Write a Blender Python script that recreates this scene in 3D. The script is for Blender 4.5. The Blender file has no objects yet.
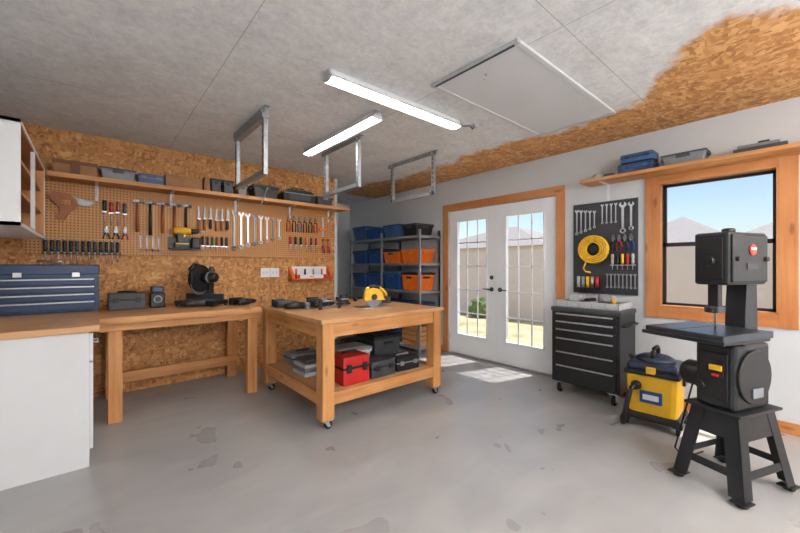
import bpy, bmesh, math, random
from mathutils import Vector, Matrix
random.seed(7)
S = bpy.context.scene
pi = math.pi

# ------------------------------------------------------------------ materials
def lin(c):
    c = c/255.0
    return c/12.92 if c <= .04045 else ((c+.055)/1.055)**2.4
def rgb(r, g, b): return (lin(r), lin(g), lin(b), 1)
class N:
    def __init__(s, name):
        s.m = bpy.data.materials.new(name); s.m.use_nodes = True
        s.t = s.m.node_tree; s.t.nodes.clear()
        s.out = s.n('ShaderNodeOutputMaterial')
        s.p = s.n('ShaderNodeBsdfPrincipled'); s.l(s.p.outputs[0], s.out.inputs[0])
    def n(s, k, **kw):
        x = s.t.nodes.new(k)
        for a, b in kw.items(): setattr(x, a, b)
        return x
    def l(s, a, b): s.t.links.new(a, b)
    def coord(s, scale=(1, 1, 1), rot=(0, 0, 0)):
        tc = s.n('ShaderNodeTexCoord'); mp = s.n('ShaderNodeMapping')
        mp.inputs['Scale'].default_value = scale; mp.inputs['Rotation'].default_value = rot
        s.l(tc.outputs['Object'], mp.inputs[0]); return mp.outputs[0]
    def noise(s, vec, scale, detail=4, rough=.6, dist=0):
        x = s.n('ShaderNodeTexNoise'); s.l(vec, x.inputs['Vector'])
        x.inputs['Scale'].default_value = scale; x.inputs['Detail'].default_value = detail
        x.inputs['Roughness'].default_value = rough; x.inputs['Distortion'].default_value = dist
        return x.outputs['Fac']
    def ramp(s, fac, stops):
        r = s.n('ShaderNodeValToRGB'); e = r.color_ramp.elements
        e[0].position, e[0].color = stops[0]; e[1].position, e[1].color = stops[-1]
        for p, c in stops[1:-1]:
            q = e.new(p); q.color = c
        s.l(fac, r.inputs[0]); return r.outputs[0]
    def math(s, op, a, b=None, c=None):
        x = s.n('ShaderNodeMath', operation=op)
        for i, v in enumerate((a, b, c)):
            if v is None: continue
            if isinstance(v, (int, float)): x.inputs[i].default_value = v
            else: s.l(v, x.inputs[i])
        return x.outputs[0]
    def mix(s, f, a, b, blend='MIX'):
        x = s.n('ShaderNodeMix', data_type='RGBA', blend_type=blend)
        for v, i in ((f, 0), (a, 6), (b, 7)):
            if isinstance(v, (int, float)): x.inputs[i].default_value = v
            elif isinstance(v, tuple): x.inputs[i].default_value = v
            else: s.l(v, x.inputs[i])
        return x.outputs[2]
    def bump(s, h, st=.2, d=.01):
        b = s.n('ShaderNodeBump'); b.inputs['Strength'].default_value = st
        b.inputs['Distance'].default_value = d; s.l(h, b.inputs['Height'])
        s.l(b.outputs[0], s.p.inputs['Normal'])
    def set(s, color=None, rough=None, metal=None):
        for v, k in ((color, 'Base Color'), (rough, 'Roughness'), (metal, 'Metallic')):
            if v is None: continue
            if isinstance(v, (int, float, tuple)): s.p.inputs[k].default_value = v
            else: s.l(v, s.p.inputs[k])
        return s.m

def simple(name, c, rough=.5, metal=0, var=.12, scale=12):
    n = N(name); col = rgb(*c)
    f = n.noise(n.coord(), scale, 3)
    dk = tuple(x*(1-var) for x in col[:3])+(1,)
    lt = tuple(min(1, x*(1+var)) for x in col[:3])+(1,)
    return n.set(n.ramp(f, [(.3, dk), (.7, lt)]), rough, metal)

def wood(name, axis, a=(146, 90, 44), b=(206, 148, 88), rough=.5):
    n = N(name); sc = [14, 14, 14]; sc['xyz'.index(axis)] = .9
    v = n.coord(tuple(sc))
    f = n.noise(v, 1.6, 6, .65)
    g = n.noise(n.coord(), 2.5, 2)
    c = n.ramp(f, [(.3, rgb(*a)), (.5, rgb(*[int((p+q*2)/3) for p, q in zip(a, b)])), (.72, rgb(*b))])
    c = n.mix(.25, c, n.ramp(g, [(.3, rgb(172, 112, 60)), (.7, rgb(226, 176, 120))]))
    vo = n.n('ShaderNodeTexVoronoi'); s2 = [7, 7, 7]; s2['xyz'.index(axis)] = 2.2
    n.l(n.coord(tuple(s2)), vo.inputs['Vector']); vo.inputs['Scale'].default_value = 1.0
    k = n.ramp(vo.outputs['Distance'], [(.07, (1, 1, 1, 1)), (.13, (0, 0, 0, 1))])
    c = n.mix(n.math('MULTIPLY', k, .6), c, rgb(105, 60, 28))
    n.bump(f, .12, .004)
    return n.set(c, rough)

def osb_color(n, k=1.0):
    dist = n.n('ShaderNodeTexNoise'); tc = n.coord(); n.l(tc, dist.inputs['Vector'])
    dist.inputs['Scale'].default_value = 9
    cols = []
    for rot, sc in (((.3, .5, .2), (14, 14, 42)), ((.9, -.6, 1.1), (40, 16, 14)), ((.2, 1.2, .6), (16, 40, 20))):
        mp = n.coord(tuple(q*k for q in sc), rot)
        add = n.mix(.12, mp, dist.outputs['Color'], 'ADD')
        vo = n.n('ShaderNodeTexVoronoi'); vo.inputs['Scale'].default_value = 1.0
        n.l(add, vo.inputs['Vector'])
        sp = n.n('ShaderNodeSeparateColor'); n.l(vo.outputs['Color'], sp.inputs[0])
        cols.append(sp.outputs[0])
    pick = n.noise(tc, 22, 1); pick2 = n.noise(tc, 15, 1)
    v = n.mix(n.ramp(pick, [(.47, (0, 0, 0, 1)), (.53, (1, 1, 1, 1))]), cols[0], cols[1])
    v = n.mix(n.ramp(pick2, [(.5, (0, 0, 0, 1)), (.58, (1, 1, 1, 1))]), v, cols[2])
    return v

def osb_mat(name, stops=None):
    n = N(name); v = osb_color(n, 1.1)
    c = n.ramp(v, stops or [(0, rgb(130, 82, 42)), (.15, rgb(162, 108, 56)), (.5, rgb(186, 130, 72)), (.85, rgb(204, 150, 88)), (1, rgb(222, 176, 116))])
    big = n.noise(n.coord(), 1.3, 3)
    c = n.mix(n.math('MULTIPLY', big, .32), c, rgb(168, 110, 56))
    n.bump(v, .15, .003)
    return n.set(c, .6)

M = {}
M['osb'] = osb_mat('osb_panel')
for a in 'xyz': M['w'+a] = wood('pine_'+a, a)
for a in 'xyz': M['o'+a] = wood('fir_trim_'+a, a, (150, 88, 44), (188, 122, 68), .45)
M['ply'] = wood('plywood_top', 'x', (170, 122, 80), (198, 154, 110), .42)
M['white'] = simple('white_laminate', (212, 214, 217), .4, 0, .03, 3)
M['whitep'] = simple('white_painted_door', (222, 225, 229), .35, 0, .02, 3)
M['black'] = simple('black_plastic', (24, 24, 26), .42, 0, .25)
M['blackm'] = simple('black_powder_coat', (34, 36, 39), .38, .2, .12, 20)
M['dgray'] = simple('dark_gray_plastic', (60, 63, 68), .5)
M['gray'] = simple('gray_plastic', (120, 124, 130), .5)
M['lgray'] = simple('light_gray_plastic', (176, 180, 184), .5)
M['steel'] = simple('steel', (190, 193, 198), .28, .9, .08, 30)
M['steeld'] = simple('tool_steel', (120, 124, 130), .35, .8, .1, 30)
M['galv'] = simple('galvanised_steel', (150, 154, 158), .45, .6, .2, 30)
M['iron'] = simple('cast_iron', (60, 66, 74), .3, .6, .1, 25)
M['navy'] = simple('navy_enamel', (28, 54, 90), .35, .1, .08, 6)
M['blue'] = simple('blue_plastic', (26, 72, 132), .42)
M['bluel'] = simple('steel_blue_plastic', (60, 90, 132), .45)
M['vacblue'] = simple('vacuum_lid', (36, 46, 66), .4)
M['orange'] = simple('orange_plastic', (218, 106, 28), .42)
M['red'] = simple('red_plastic', (180, 32, 28), .38)
M['yellow'] = simple('yellow_plastic', (222, 172, 32), .38, 0, .06)
M['card'] = simple('cardboard', (150, 108, 72), .8)
M['brown'] = simple('brown_leather', (110, 68, 42), .6)
M['rubber'] = simple('rubber', (20, 20, 21), .7)
M['handlew'] = simple('tool_handle_wood', (150, 84, 42), .45)
M['green'] = simple('green_grip', (40, 96, 60), .5)

def wallmat(name, c, tex=.08):
    n = N(name); v = n.coord()
    f = n.noise(v, 2.0, 5); col = rgb(*c)
    n.bump(n.noise(v, 60, 4), tex, .004)
    return n.set(n.ramp(f, [(.3, tuple(x*.94 for x in col[:3])+(1,)), (.7, col)]), .7)
M['wall'] = wallmat('painted_wall', (195, 199, 203))
M['wallw'] = wallmat('white_wall', (222, 224, 226))
M['hatch'] = wallmat('painted_hatch_panel', (206, 208, 211))
M['stucco'] = wallmat('stucco_tan', (214, 200, 188))
M['roof'] = simple('roof_tile', (142, 138, 138), .8)

# concrete floor : smooth trowelled slab with soft, low-contrast mottling
n = N('concrete_floor'); v = n.coord()
a = n.noise(v, .9, 3, .5, .3); b = n.noise(v, 2.6, 3, .5, .3)
c = n.ramp(a, [(.25, rgb(145, 145, 146)), (.5, rgb(156, 156, 156)), (.75, rgb(168, 167, 166))])
c = n.mix(.45, c, n.ramp(b, [(.25, rgb(138, 138, 140)), (.75, rgb(174, 173, 172))]))
tr_ = n.noise(n.coord((.8, 1.7, 1), (0, 0, .9)), 1.8, 3, .5, .9)
c = n.mix(.35, c, n.ramp(tr_, [(.3, rgb(138, 138, 140)), (.7, rgb(178, 178, 176))]))
M['floor'] = n.set(c, n.ramp(b, [(.25, (.26, .26, .26, 1)), (.75, (.34, .34, .34, 1))]))

# ceiling : whitewashed OSB, bare OSB band near the right wall
n = N('whitewashed_osb_ceiling'); v = osb_color(n, 1.0); tc = n.coord()
bare = n.ramp(v, [(0, rgb(154, 98, 52)), (.5, rgb(200, 144, 86)), (1, rgb(230, 184, 130))])
bare = n.mix(.2, bare, rgb(202, 144, 84))
fine = n.noise(tc, 24, 6, .78); med = n.noise(tc, 4, 6, .65)
wht = n.ramp(fine, [(.32, rgb(190, 192, 195)), (.5, rgb(220, 221, 223)), (.66, rgb(238, 239, 240))])
wht = n.mix(.3, wht, n.ramp(v, [(0, rgb(186, 188, 191)), (1, rgb(240, 241, 242))]))
wht = n.mix(.3, wht, n.ramp(med, [(.35, rgb(192, 194, 197)), (.65, rgb(240, 241, 242))]))
sx = n.n('ShaderNodeSeparateXYZ'); n.l(tc, sx.inputs[0]); X = sx.outputs[0]; Y = sx.outputs[1]
near = n.n('ShaderNodeMapRange'); n.l(Y, near.inputs[0])
near.inputs[1].default_value = .95; near.inputs[2].default_value = .5
near.inputs[3].default_value = 3.12; near.inputs[4].default_value = 2.4
edge = n.math('ADD', near.outputs[0], n.math('MULTIPLY', n.math('SUBTRACT', n.noise(tc, 2.2, 4), .5), .7))
d = n.math('MULTIPLY', n.math('SUBTRACT', X, edge), 8)
d = n.math('ADD', d, n.math('MULTIPLY', n.math('SUBTRACT', n.noise(tc, 12, 4), .5), 1.4))
far = n.math('LESS_THAN', Y, 5.2)
d = n.ramp(d, [(0, (0, 0, 0, 1)), (.9, (1, 1, 1, 1))])
d = n.math('MULTIPLY', d, far)
c = n.mix(d, wht, bare)
def joint(ax, off, per, w=.003):
    q = n.math('DIVIDE', n.math('SUBTRACT', ax, off), per)
    q = n.math('ABSOLUTE', n.math('SUBTRACT', n.math('FRACT', n.math('ADD', q, .5)), .5))
    return n.math('LESS_THAN', q, w/per)
jj = n.math('MAXIMUM', joint(X, .6, 1.22), joint(Y, .85, 2.44))
c = n.mix(n.math('MULTIPLY', jj, .45), c, rgb(110, 108, 106))
n.bump(n.math('ADD', v, fine), .15, .003)
M['ceil'] = n.set(c, .75)

# pegboards
def peg(name, base, hole, sp=.0254, r=.0055):
    n = N(name); tc = n.coord(); sx = n.n('ShaderNodeSeparateXYZ'); n.l(tc, sx.inputs[0])
    def cell(o):
        return n.math('MULTIPLY', n.math('SUBTRACT', n.math('FRACT', n.math('DIVIDE', o, sp)), .5), sp)
    hor = n.math('ADD', sx.outputs[0], sx.outputs[1])
    a, b = cell(hor), cell(sx.outputs[2])
    dd = n.math('SQRT', n.math('ADD', n.math('MULTIPLY', a, a), n.math('MULTIPLY', b, b)))
    m = n.math('LESS_THAN', dd, r)
    f = n.noise(tc, 3, 4)
    c = n.ramp(f, [(.3, tuple(x*.85 for x in rgb(*base)[:3])+(1,)), (.7, rgb(*base))])
    return n.set(n.mix(m, c, rgb(*hole)), .5)
M['peg'] = peg('brown_pegboard', (196, 138, 76), (64, 36, 14), .0254, .0058)
M['pegb'] = peg('black_pegboard', (50, 53, 58), (8, 8, 8))

def emit(name, c, st):
    n = N(name); n.set(rgb(*c)); n.p.inputs['Emission Color'].default_value = rgb(*c)
    n.p.inputs['Emission Strength'].default_value = st; return n.m
M['tube'] = emit('fluorescent_tube', (255, 251, 246), 38)
M['tubefill'] = emit('fill_fluorescent_tube', (255, 250, 245), 60)  # stronger tubes, only for the added fill fixtures behind the camera
M['globefill'] = emit('fill_globe_glow', (255, 249, 243), 60)  # glow of the invented fill globes
n = N('window_glass'); tr = n.n('ShaderNodeBsdfTransparent'); gl = n.n('ShaderNodeBsdfGlossy'); mx = n.n('ShaderNodeMixShader')
gl.inputs['Roughness'].default_value = .02; mx.inputs[0].default_value = .03
n.l(tr.outputs[0], mx.inputs[1]); n.l(gl.outputs[0], mx.inputs[2]); n.l(mx.outputs[0], n.out.inputs[0]); M['glass'] = n.m
n = N('yard_ground'); f = n.noise(n.coord(), 1.2, 6); 
M['yard'] = n.set(n.ramp(f, [(.4, rgb(186, 168, 140)), (.55, rgb(170, 158, 124)), (.64, rgb(118, 130, 78))]), .9)
M['leaf'] = simple('shrub_leaves', (84, 108, 60), .8, 0, .4, 20)

# ------------------------------------------------------------------ builder
class B:
    def __init__(s): s.v = []; s.f = []; s.mi = []; s.sm = []; s.ms = []; s.M = Matrix()
    def mat(s, k):
        if k not in s.ms: s.ms.append(k)
        return s.ms.index(k)
    def add(s, vs, fs, mat, smooth=False, M0=None):
        o = len(s.v); T = s.M @ M0 if M0 is not None else s.M
        s.v += [T @ Vector(p) for p in vs]; k = s.mat(mat)
        for i, f in enumerate(fs):
            s.f.append([o+j for j in f]); s.mi.append(k)
            s.sm.append(smooth[i] if isinstance(smooth, list) else smooth)
        return s
    def box(s, x0, x1, y0, y1, z0, z1, mat, bev=0, M0=None, taper=None):
        bm = bmesh.new(); bmesh.ops.create_cube(bm, size=1)
        for v in bm.verts:
            p = v.co; k = 1
            if taper is not None and p.z < 0: k = taper
            v.co = Vector(((x0+x1)/2+p.x*(x1-x0)*k, (y0+y1)/2+p.y*(y1-y0)*k, (z0+z1)/2+p.z*(z1-z0)))
        if bev: bmesh.ops.bevel(bm, geom=bm.edges[:], offset=bev, segments=2, affect='EDGES', profile=.5)
        bmesh.ops.recalc_face_normals(bm, faces=bm.faces)
        bm.verts.index_update()
        s.add([v.co.copy() for v in bm.verts], [[v.index for v in f.verts] for f in bm.faces], mat, False, M0)
        bm.free(); return s
    def cb(s, c, d, mat, bev=0, M0=None, taper=None):
        return s.box(c[0]-d[0]/2, c[0]+d[0]/2, c[1]-d[1]/2, c[1]+d[1]/2, c[2]-d[2]/2, c[2]+d[2]/2, mat, bev, M0, taper)
    def cyl(s, p, q, r, mat, r2=None, seg=16, caps=True):
        p, q = Vector(p), Vector(q); r2 = r if r2 is None else r2
        d = (q-p); zq = d.to_track_quat('Z', 'Y'); vs = []; 
        for c, rr in ((p, r), (q, r2)):
            for i in range(seg):
                a = 2*pi*i/seg; vs.append(c+zq @ Vector((rr*math.cos(a), rr*math.sin(a), 0)))
        fs = [[i, (i+1) % seg, seg+(i+1) % seg, seg+i] for i in range(seg)]; sm = [True]*seg
        if caps: fs += [list(range(seg))[::-1], list(range(seg, 2*seg))]; sm += [False, False]
        return s.add(vs, fs, mat, sm)
    def lathe(s, prof, mat, c=(0, 0, 0), axis='z', seg=24):
        vs = []; fs = []
        for r, h in prof:
            for i in range(seg):
                a = 2*pi*i/seg; p = (r*math.cos(a), r*math.sin(a), h)
                if axis == 'y': p = (p[0], h, p[1])
                if axis == 'x': p = (h, p[0], p[1])
                vs.append((p[0]+c[0], p[1]+c[1], p[2]+c[2]))
        for j in range(len(prof)-1):
            for i in range(seg):
                fs.append([j*seg+i, j*seg+(i+1) % seg, (j+1)*seg+(i+1) % seg, (j+1)*seg+i])
        n0 = len(fs); fs += [list(range(seg))[::-1], list(range((len(prof)-1)*seg, len(prof)*seg))]
        return s.add(vs, fs, mat, [True]*n0+[False]*2)
    def tube(s, pts, r, mat, seg=8, closed=False):
        pts = [Vector(p) for p in pts]; n = len(pts); vs = []; fs = []
        for i, p in enumerate(pts):
            if closed: d = pts[(i+1) % n]-pts[i-1]
            else: d = pts[min(i+1, n-1)]-pts[max(i-1, 0)]
            d.normalize(); ref = Vector((0, 0, 1)) if abs(d.z) < .9 else Vector((1, 0, 0))
            a = d.cross(ref).normalized(); b = d.cross(a)
            for k in range(seg):
                t = 2*pi*k/seg; vs.append(p+a*r*math.cos(t)+b*r*math.sin(t))
        m = n if closed else n-1
        for i in range(m):
            j = (i+1) % n
            for k in range(seg): fs.append([i*seg+k, i*seg+(k+1) % seg, j*seg+(k+1) % seg, j*seg+k])
        sm = [True]*len(fs)
        if not closed: fs += [list(range(seg))[::-1], [(n-1)*seg+k for k in range(seg)]]; sm += [False]*2
        return s.add(vs, fs, mat, sm)
    def ring(s, c, R, r, mat, axis='y', n=28, seg=8):
        pts = []
        for i in range(n):
            a = 2*pi*i/n; u, w = R*math.cos(a), R*math.sin(a)
            pts.append({'y': (c[0]+u, c[1], c[2]+w), 'x': (c[0], c[1]+u, c[2]+w), 'z': (c[0]+u, c[1]+w, c[2])}[axis])
        return s.tube(pts, r, mat, seg, True)
    def prism(s, poly, d0, d1, mat, axis='y'):
        def P(a, b, d): return {'y': (a, d, b), 'x': (d, a, b), 'z': (a, b, d)}[axis]
        n = len(poly); vs = [P(a, b, d0) for a, b in poly]+[P(a, b, d1) for a, b in poly]
        fs = [[i, (i+1) % n, n+(i+1) % n, n+i] for i in range(n)]+[list(range(n))[::-1], list(range(n, 2*n))]
        return s.add(vs, fs, mat)
    def loft(s, a, b, mat):
        vs = list(a)+list(b)
        return s.add(vs, [[0, 1, 2, 3][::-1], [4, 5, 6, 7]]+[[i, (i+1) % 4, 4+(i+1) % 4, 4+i] for i in range(4)], mat)
    def done(s, name, loc=(0, 0, 0), rz=0):
        me = bpy.data.meshes.new(name); me.from_pydata([tuple(p) for p in s.v], [], s.f)
        for k in s.ms: me.materials.append(M[k])
        me.polygons.foreach_set('material_index', s.mi); me.polygons.foreach_set('use_smooth', s.sm)
        bm = bmesh.new(); bm.from_mesh(me); bmesh.ops.recalc_face_normals(bm, faces=bm.faces); bm.to_mesh(me); bm.free()
        me.update()
        o = bpy.data.objects.new(name, me); o.location = loc; o.rotation_euler = (0, 0, rz)
        S.collection.objects.link(o); return o

H = 2.44; XB = 3.858; YA = 4.4; XL = -.68; YR = -3.2; YE = 6.04
# ------------------------------------------------------------------ shell
B().box(XL-.15, XB+.15, YR-.15, YE+.15, -.12, 0, 'floor').done('floor')
B().box(XL-.15, XB+.15, YR-.15, YE+.15, H, H+.12, 'ceil').done('ceiling')
B().box(XL-.12, XL, YR-.12, YA, 0, H, 'wallw').done('wall_left')
B().box(XL-.12, XB+.15, YR-.12, YR, 0, H, 'wallw').done('wall_rear')
b = B(); b.box(XL-.12, 2.56, YA, YA+.12, 0, H, 'osb'); b.box(2.56, 2.6, YA-.002, YA+.12, 0, H, 'wall'); b.done('wall_back')
B().box(2.48, 2.6, YA+.12, YE+.12, 0, H, 'wall').done('wall_alcove_side')
B().box(2.6, XB+.15, YE, YE+.12, 0, H, 'wall').done('wall_alcove_back')
b = B(); X0, X1 = XB, XB+.15
D0, D1, DT = 1.88, 3.45, 2.0       # french door opening
W0, W1, WZ0, WZ1 = .205, .945, .865, 1.965
b.box(X0, X1, YR, W0, 0, H, 'wall').box(X0, X1, W1, D0, 0, H, 'wall').box(X0, X1, D1, YE, 0, H, 'wall')
b.box(X0, X1, W0, W1, 0, WZ0, 'wall').box(X0, X1, W0, W1, WZ1, H, 'wall').box(X0, X1, D0, D1, DT, H, 'wall')
b.done('wall_right')
# trims
b = B(); tw = .095; xo = XB-.02
b.box(xo, XB, D1, D1+tw, 0, DT, 'oz', .002).box(xo, XB, D0-tw, D0, 0, DT, 'oz', .002).box(xo, XB, D0-tw, D1+tw, DT, DT+tw, 'oy', .002)
b.done('trim_1')
b = B(); tw = .1
b.box(xo, XB, W1, W1+tw, WZ0-tw, WZ1+.06, 'oz', .002).box(xo, XB, W0-tw, W0, WZ0-tw, WZ1+.06, 'oz', .002)
b.box(xo, XB, W0, W1, WZ1, WZ1+.06, 'oy', .002).box(xo, XB, W0, W1, WZ0-tw, WZ0, 'oy', .002)
b.box(XB-.02, XB+.06, W0, W0+.012, WZ0, WZ1, 'oz').box(XB-.02, XB+.06, W1-.012, W1, WZ0, WZ1, 'oz')
b.box(XB-.02, XB+.06, W0, W1, WZ0, WZ0+.012, 'oy').box(XB-.02, XB+.06, W0, W1, WZ1-.012, WZ1, 'oy')
b.done('trim_2')
B().box(XB-.015, XB, YR, D0-.096, 0, .085, 'oy', .002).done('baseboard_right')
B().box(XB-.015, XB, D1+.096, YE, 0, .085, 'oy', .002).done('baseboard_right.001')

# french doors
def door(name, y0, y1, handle_side):
    b = B(); xa, xb = XB+.01, XB+.055; z0, z1 = .02, DT-.008
    st = .125; gz0, gz1 = .27, z1-.13
    b.box(xa, xb, y0, y0+st, z0, z1, 'whitep').box(xa, xb, y1-st, y1, z0, z1, 'whitep')
    b.box(xa, xb, y0+st, y1-st, z0, gz0, 'whitep').box(xa, xb, y0+st, y1-st, gz1, z1, 'whitep')
    gy0, gy1 = y0+st, y1-st
    m = .022
    for yy in (gy0, gy1-m): b.box(xa-.008, xb, yy, yy+m, gz0, gz1, 'whitep', .002)
    for zz in (gz0, gz1-m): b.box(xa-.008, xb, gy0, gy1, zz, zz+m, 'whitep', .002)
    for i in (1, 2):
        yy = gy0+(gy1-gy0)*i/3; b.box((xa+xb)/2-.005, (xa+xb)/2+.005, yy-.008, yy+.008, gz0, gz1, 'whitep')
    for i in range(1, 5):
        zz = gz0+(gz1-gz0)*i/5; b.box((xa+xb)/2-.005, (xa+xb)/2+.005, gy0, gy1, zz-.008, zz+.008, 'whitep')
    b.box((xa+xb)/2+.006, (xa+xb)/2+.010, gy0, gy1, gz0, gz1, 'glass')
    hy = y0+.06 if handle_side < 0 else y1-.06
    sgn = -handle_side
    b.lathe([(.028, 0), (.028, -.01), (.012, -.014), (.011, -.04)], 'black', (xa, hy, .93), 'x', 18)
    b.cyl((xa-.04, hy, .93), (xa-.04, hy+sgn*.11, .93), .009, 'black', .007)
    if handle_side < 0: b.lathe([(.027, 0), (.027, -.012), (.012, -.016), (.01, -.03)], 'black', (xa, hy, 1.08), 'x', 18)
    for zz in (.25, 1.0, 1.75):
        yh = y1-.002 if handle_side < 0 else y0-.004
        b.box(xa-.006, xa, yh-.006, yh+.006, zz-.045, zz+.045, 'steel')
    return b.done(name)
mid = (D0+D1)/2
door('door_1', D0+.012, mid-.002, 1)
door('door_2', mid+.002, D1-.012, -1)
b = B(); b.box(XB+.0, XB+.13, D0+.001, D1-.001, 0, .018, 'steel', .003)
b.done('door_threshold')

# window
b = B(); xa, xb = XB+.065, XB+.11; y0, y1 = W0+.001, W1-.001; f = .035; zm = 1.415
for zz0, zz1, dx in ((WZ0, zm+.015, 0), (zm-.015, WZ1, .02)):
    xx0, xx1 = xa+dx, xa+dx+.025
    b.box(xx0, xx1, y0, y0+f, zz0, zz1, 'black').box(xx0, xx1, y1-f, y1, zz0, zz1, 'black')
    b.box(xx0, xx1, y0, y1, zz0, zz0+.033, 'black').box(xx0, xx1, y0, y1, zz1-.033, zz1, 'black')
    b.box((xx0+xx1)/2-.002, (xx0+xx1)/2+.002, y0+f, y1-f, zz0+.033, zz1-.033, 'glass')
b.box(xa-.004, xb+.02, y0, y0+.014, WZ0, WZ1, 'black').box(xa-.004, xb+.02, y1-.014, y1, WZ0, WZ1, 'black')
b.box(xa-.004, xb+.02, y0, y1, WZ1-.014, WZ1, 'black').box(xa-.004, xb+.02, y0, y1, WZ0, WZ0+.014, 'black')
b.cb((xa-.006, (y0+y1)/2, zm+.005), (.015, .07, .015), 'black', .003)
b.done('window_1')

# ------------------------------------------------------------------ ceiling stuff
b = B(); hx0, hx1, hy0, hy1 = 1.75, 3.1, 1.08, 1.67
b.box(hx0, hx1, hy0, hy1, H-.012, H, 'hatch', .002)
for q in ((hx0-.03, hx0, hy0-.03, hy1+.03), (hx1, hx1+.03, hy0-.03, hy1+.03)): b.box(*q, H-.02, H, 'lgray', .003)
for q in ((hx0, hx1, hy0-.03, hy0), (hx0, hx1, hy1, hy1+.03)): b.box(*q, H-.016, H, 'hatch', .003)
b.cb((hx0-.012, (hy0+hy1)/2, H-.022), (.012, hy1-hy0, .006), 'dgray')
b.ring((hx0+.12, (hy0+hy1)/2, H-.03), .014, .003, 'steel', 'x')
b.done('attic_hatch')

def fluoro(cx, cy, along, L=1.22, name='fluorescent_light_fixture', two=False):
    b = B()
    w = .03
    if along == 'y': b.M = Matrix.Rotation(pi/2, 4, 'Z')
    b.box(-L/2, L/2, -w, w, -.03, 0, 'white', .003)
    b.prism([(-w-.022, -.058), (-w-.024, -.056), (-w+.004, -.024), (w-.004, -.024), (w+.024, -.056), (w+.022, -.058), (w-.006, -.031), (-w+.006, -.031)], -L/2, L/2, 'white', 'x')
    for s_ in (-1, 1):
        b.prism([(-w-.024, -.056), (-w, -.024), (-w, -.001), (w, -.001), (w, -.024), (w+.024, -.056), (.02, -.066), (-.02, -.066)], s_*(L/2)-.006, s_*(L/2)+.006, 'lgray', 'x')
    if two:
        for q in (-.022, .022): b.cyl((-L/2+.02, q, -.05), (L/2-.02, q, -.05), .013, 'tubefill', seg=12)
    else: b.cyl((-L/2+.02, 0, -.05), (L/2-.02, 0, -.05), .014, 'tube', seg=12)
    return b.done(name, (cx, cy, H))
fluoro(1.72, 1.99, 'x')
fluoro(1.70, 2.87, 'y')
for x, y in ((.5, -1.3), (1.9, -1.3), (.5, -2.4), (1.9, -2.4), (3.1, -1.9)): fluoro(x, y, 'x', two=True)  # unseen fixtures behind the camera, added as fill light
for x, y in ((.1, -1.85), (1.4, -1.85), (2.9, -1.3)):  # made-up globes out of view, added to brighten the room and ceiling
    b = B(); b.cyl((0, 0, 0), (0, 0, -.02), .05, 'white').cyl((0, 0, -.02), (0, 0, -.5), .006, 'black', seg=8).cyl((0, 0, -.48), (0, 0, -.53), .03, 'black', .04)
    b.lathe([(.13*math.sin(pi*(k+.5)/12), -.64+.13*math.cos(pi*(k+.5)/12)) for k in range(12)], 'globefill', (0, 0, 0), 'z', 24)
    b.done('fill_globe_lamp', (x, y, H))
b = B(); b.tube([(2.345, 1.98, H-.012), (2.37, 1.96, H-.04), (2.42, 1.93, H-.03), (2.46, 1.93, H-.05), (2.5, 1.94, H-.008)], .005, 'dgray')
b.cb((2.5, 1.94, H-.012), (.05, .05, .024), 'lgray', .004)
b.done('extension_cord')

def hanger(x, y0, y1, z0, heavy=False):
    b = B(); w = .034
    for y in (y0, y1):
        b.box(x, x+.003, y-w/2, y+w/2, z0, H-.004, 'galv').box(x, x+w, y-w/2, y-w/2+.003, z0, H-.004, 'galv')
        k = z0+.03
        while k < H-.05:
            b.cb((x-.001, y, k), (.002, .012, .022), 'dgray'); k += .05
    b.box(x, x+w, y0-w/2, y1+w/2, z0-.003, z0, 'galv').box(x, x+.003, y0-w/2, y1+w/2, z0, z0+w, 'galv')
    b.box(x-.004, x+w, y0-.06, y1+.06, H-.005, H, 'galv').box(x-.004, x-.001, y0-.06, y1+.06, H-.045, H-.005, 'galv')
    for y in (y0, y1): b.cyl((x-.012, y, H-.025), (x-.003, y, H-.025), .009, 'steel', seg=6)
    if heavy: b.box(x-.01, x+.045, y0-.02, y1+.02, H-.08, H-.045, 'galv', .003)
    b.done('ceiling_storage_hanger')
hanger(.99, 2.78, 3.46, 1.93, True)
hanger(1.88, 2.82, 3.43, 1.97)
hanger(2.73, 2.67, 3.35, 1.98)

# ------------------------------------------------------------------ cabinets left
b = B(); cx1, cy0, cy1 = -.015, 2.9, YA-.004; x0 = XL+.002
b.box(x0, cx1, cy0, cy1, .0, .82, 'white')
for i in range(3):
    ya = cy0+.02+i*.49
    b.box(cx1, cx1+.018, ya, ya+.475, .64, .81, 'white', .003)
    b.box(cx1, cx1+.018, ya, ya+.475, .1, .63, 'white', .003)
    b.cyl((cx1+.04, ya+.17, .725), (cx1+.04, ya+.31, .725), .006, 'steel')
    for q in (.18, .3): b.cyl((cx1+.015, ya+q, .725), (cx1+.042, ya+q, .725), .004, 'steel')
b.done('base_cabinet')
B().box(x0, .035, cy0-.025, cy1, .821, .86, 'ply', .003).done('countertop')
b = B(); ux0, ux1, uy0, uy1, uz0, uz1 = XL+.002, -.295, 2.80, 4.095, 1.44, 2.015; t = .02
b.box(ux0, ux1, uy0, uy0+t, uz0, uz1, 'white').box(ux0, ux1, uy1-t, uy1, uz0, uz1, 'white')
b.box(ux0, ux1, uy0, uy1, uz1-t, uz1, 'white').box(ux0, ux1, uy0, uy1, uz0, uz0+t, 'white')
b.box(ux0, ux0+.008, uy0+t, uy1-t, uz0+t, uz1-t, 'wy')
for yy in (uy0+t, uy1-t-.012): b.box(ux0, ux1-.004, yy, yy+.012, uz0+t, uz1-t, 'wz')
for zz in (uz0+t, uz1-t-.008): b.box(ux0, ux1-.004, uy0+t, uy1-t, zz, zz+.008, 'wy')
for zz in (1.64, 1.82): b.box(ux0, ux1-.02, uy0+t, uy1-t, zz, zz+.02, 'wy')
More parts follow.
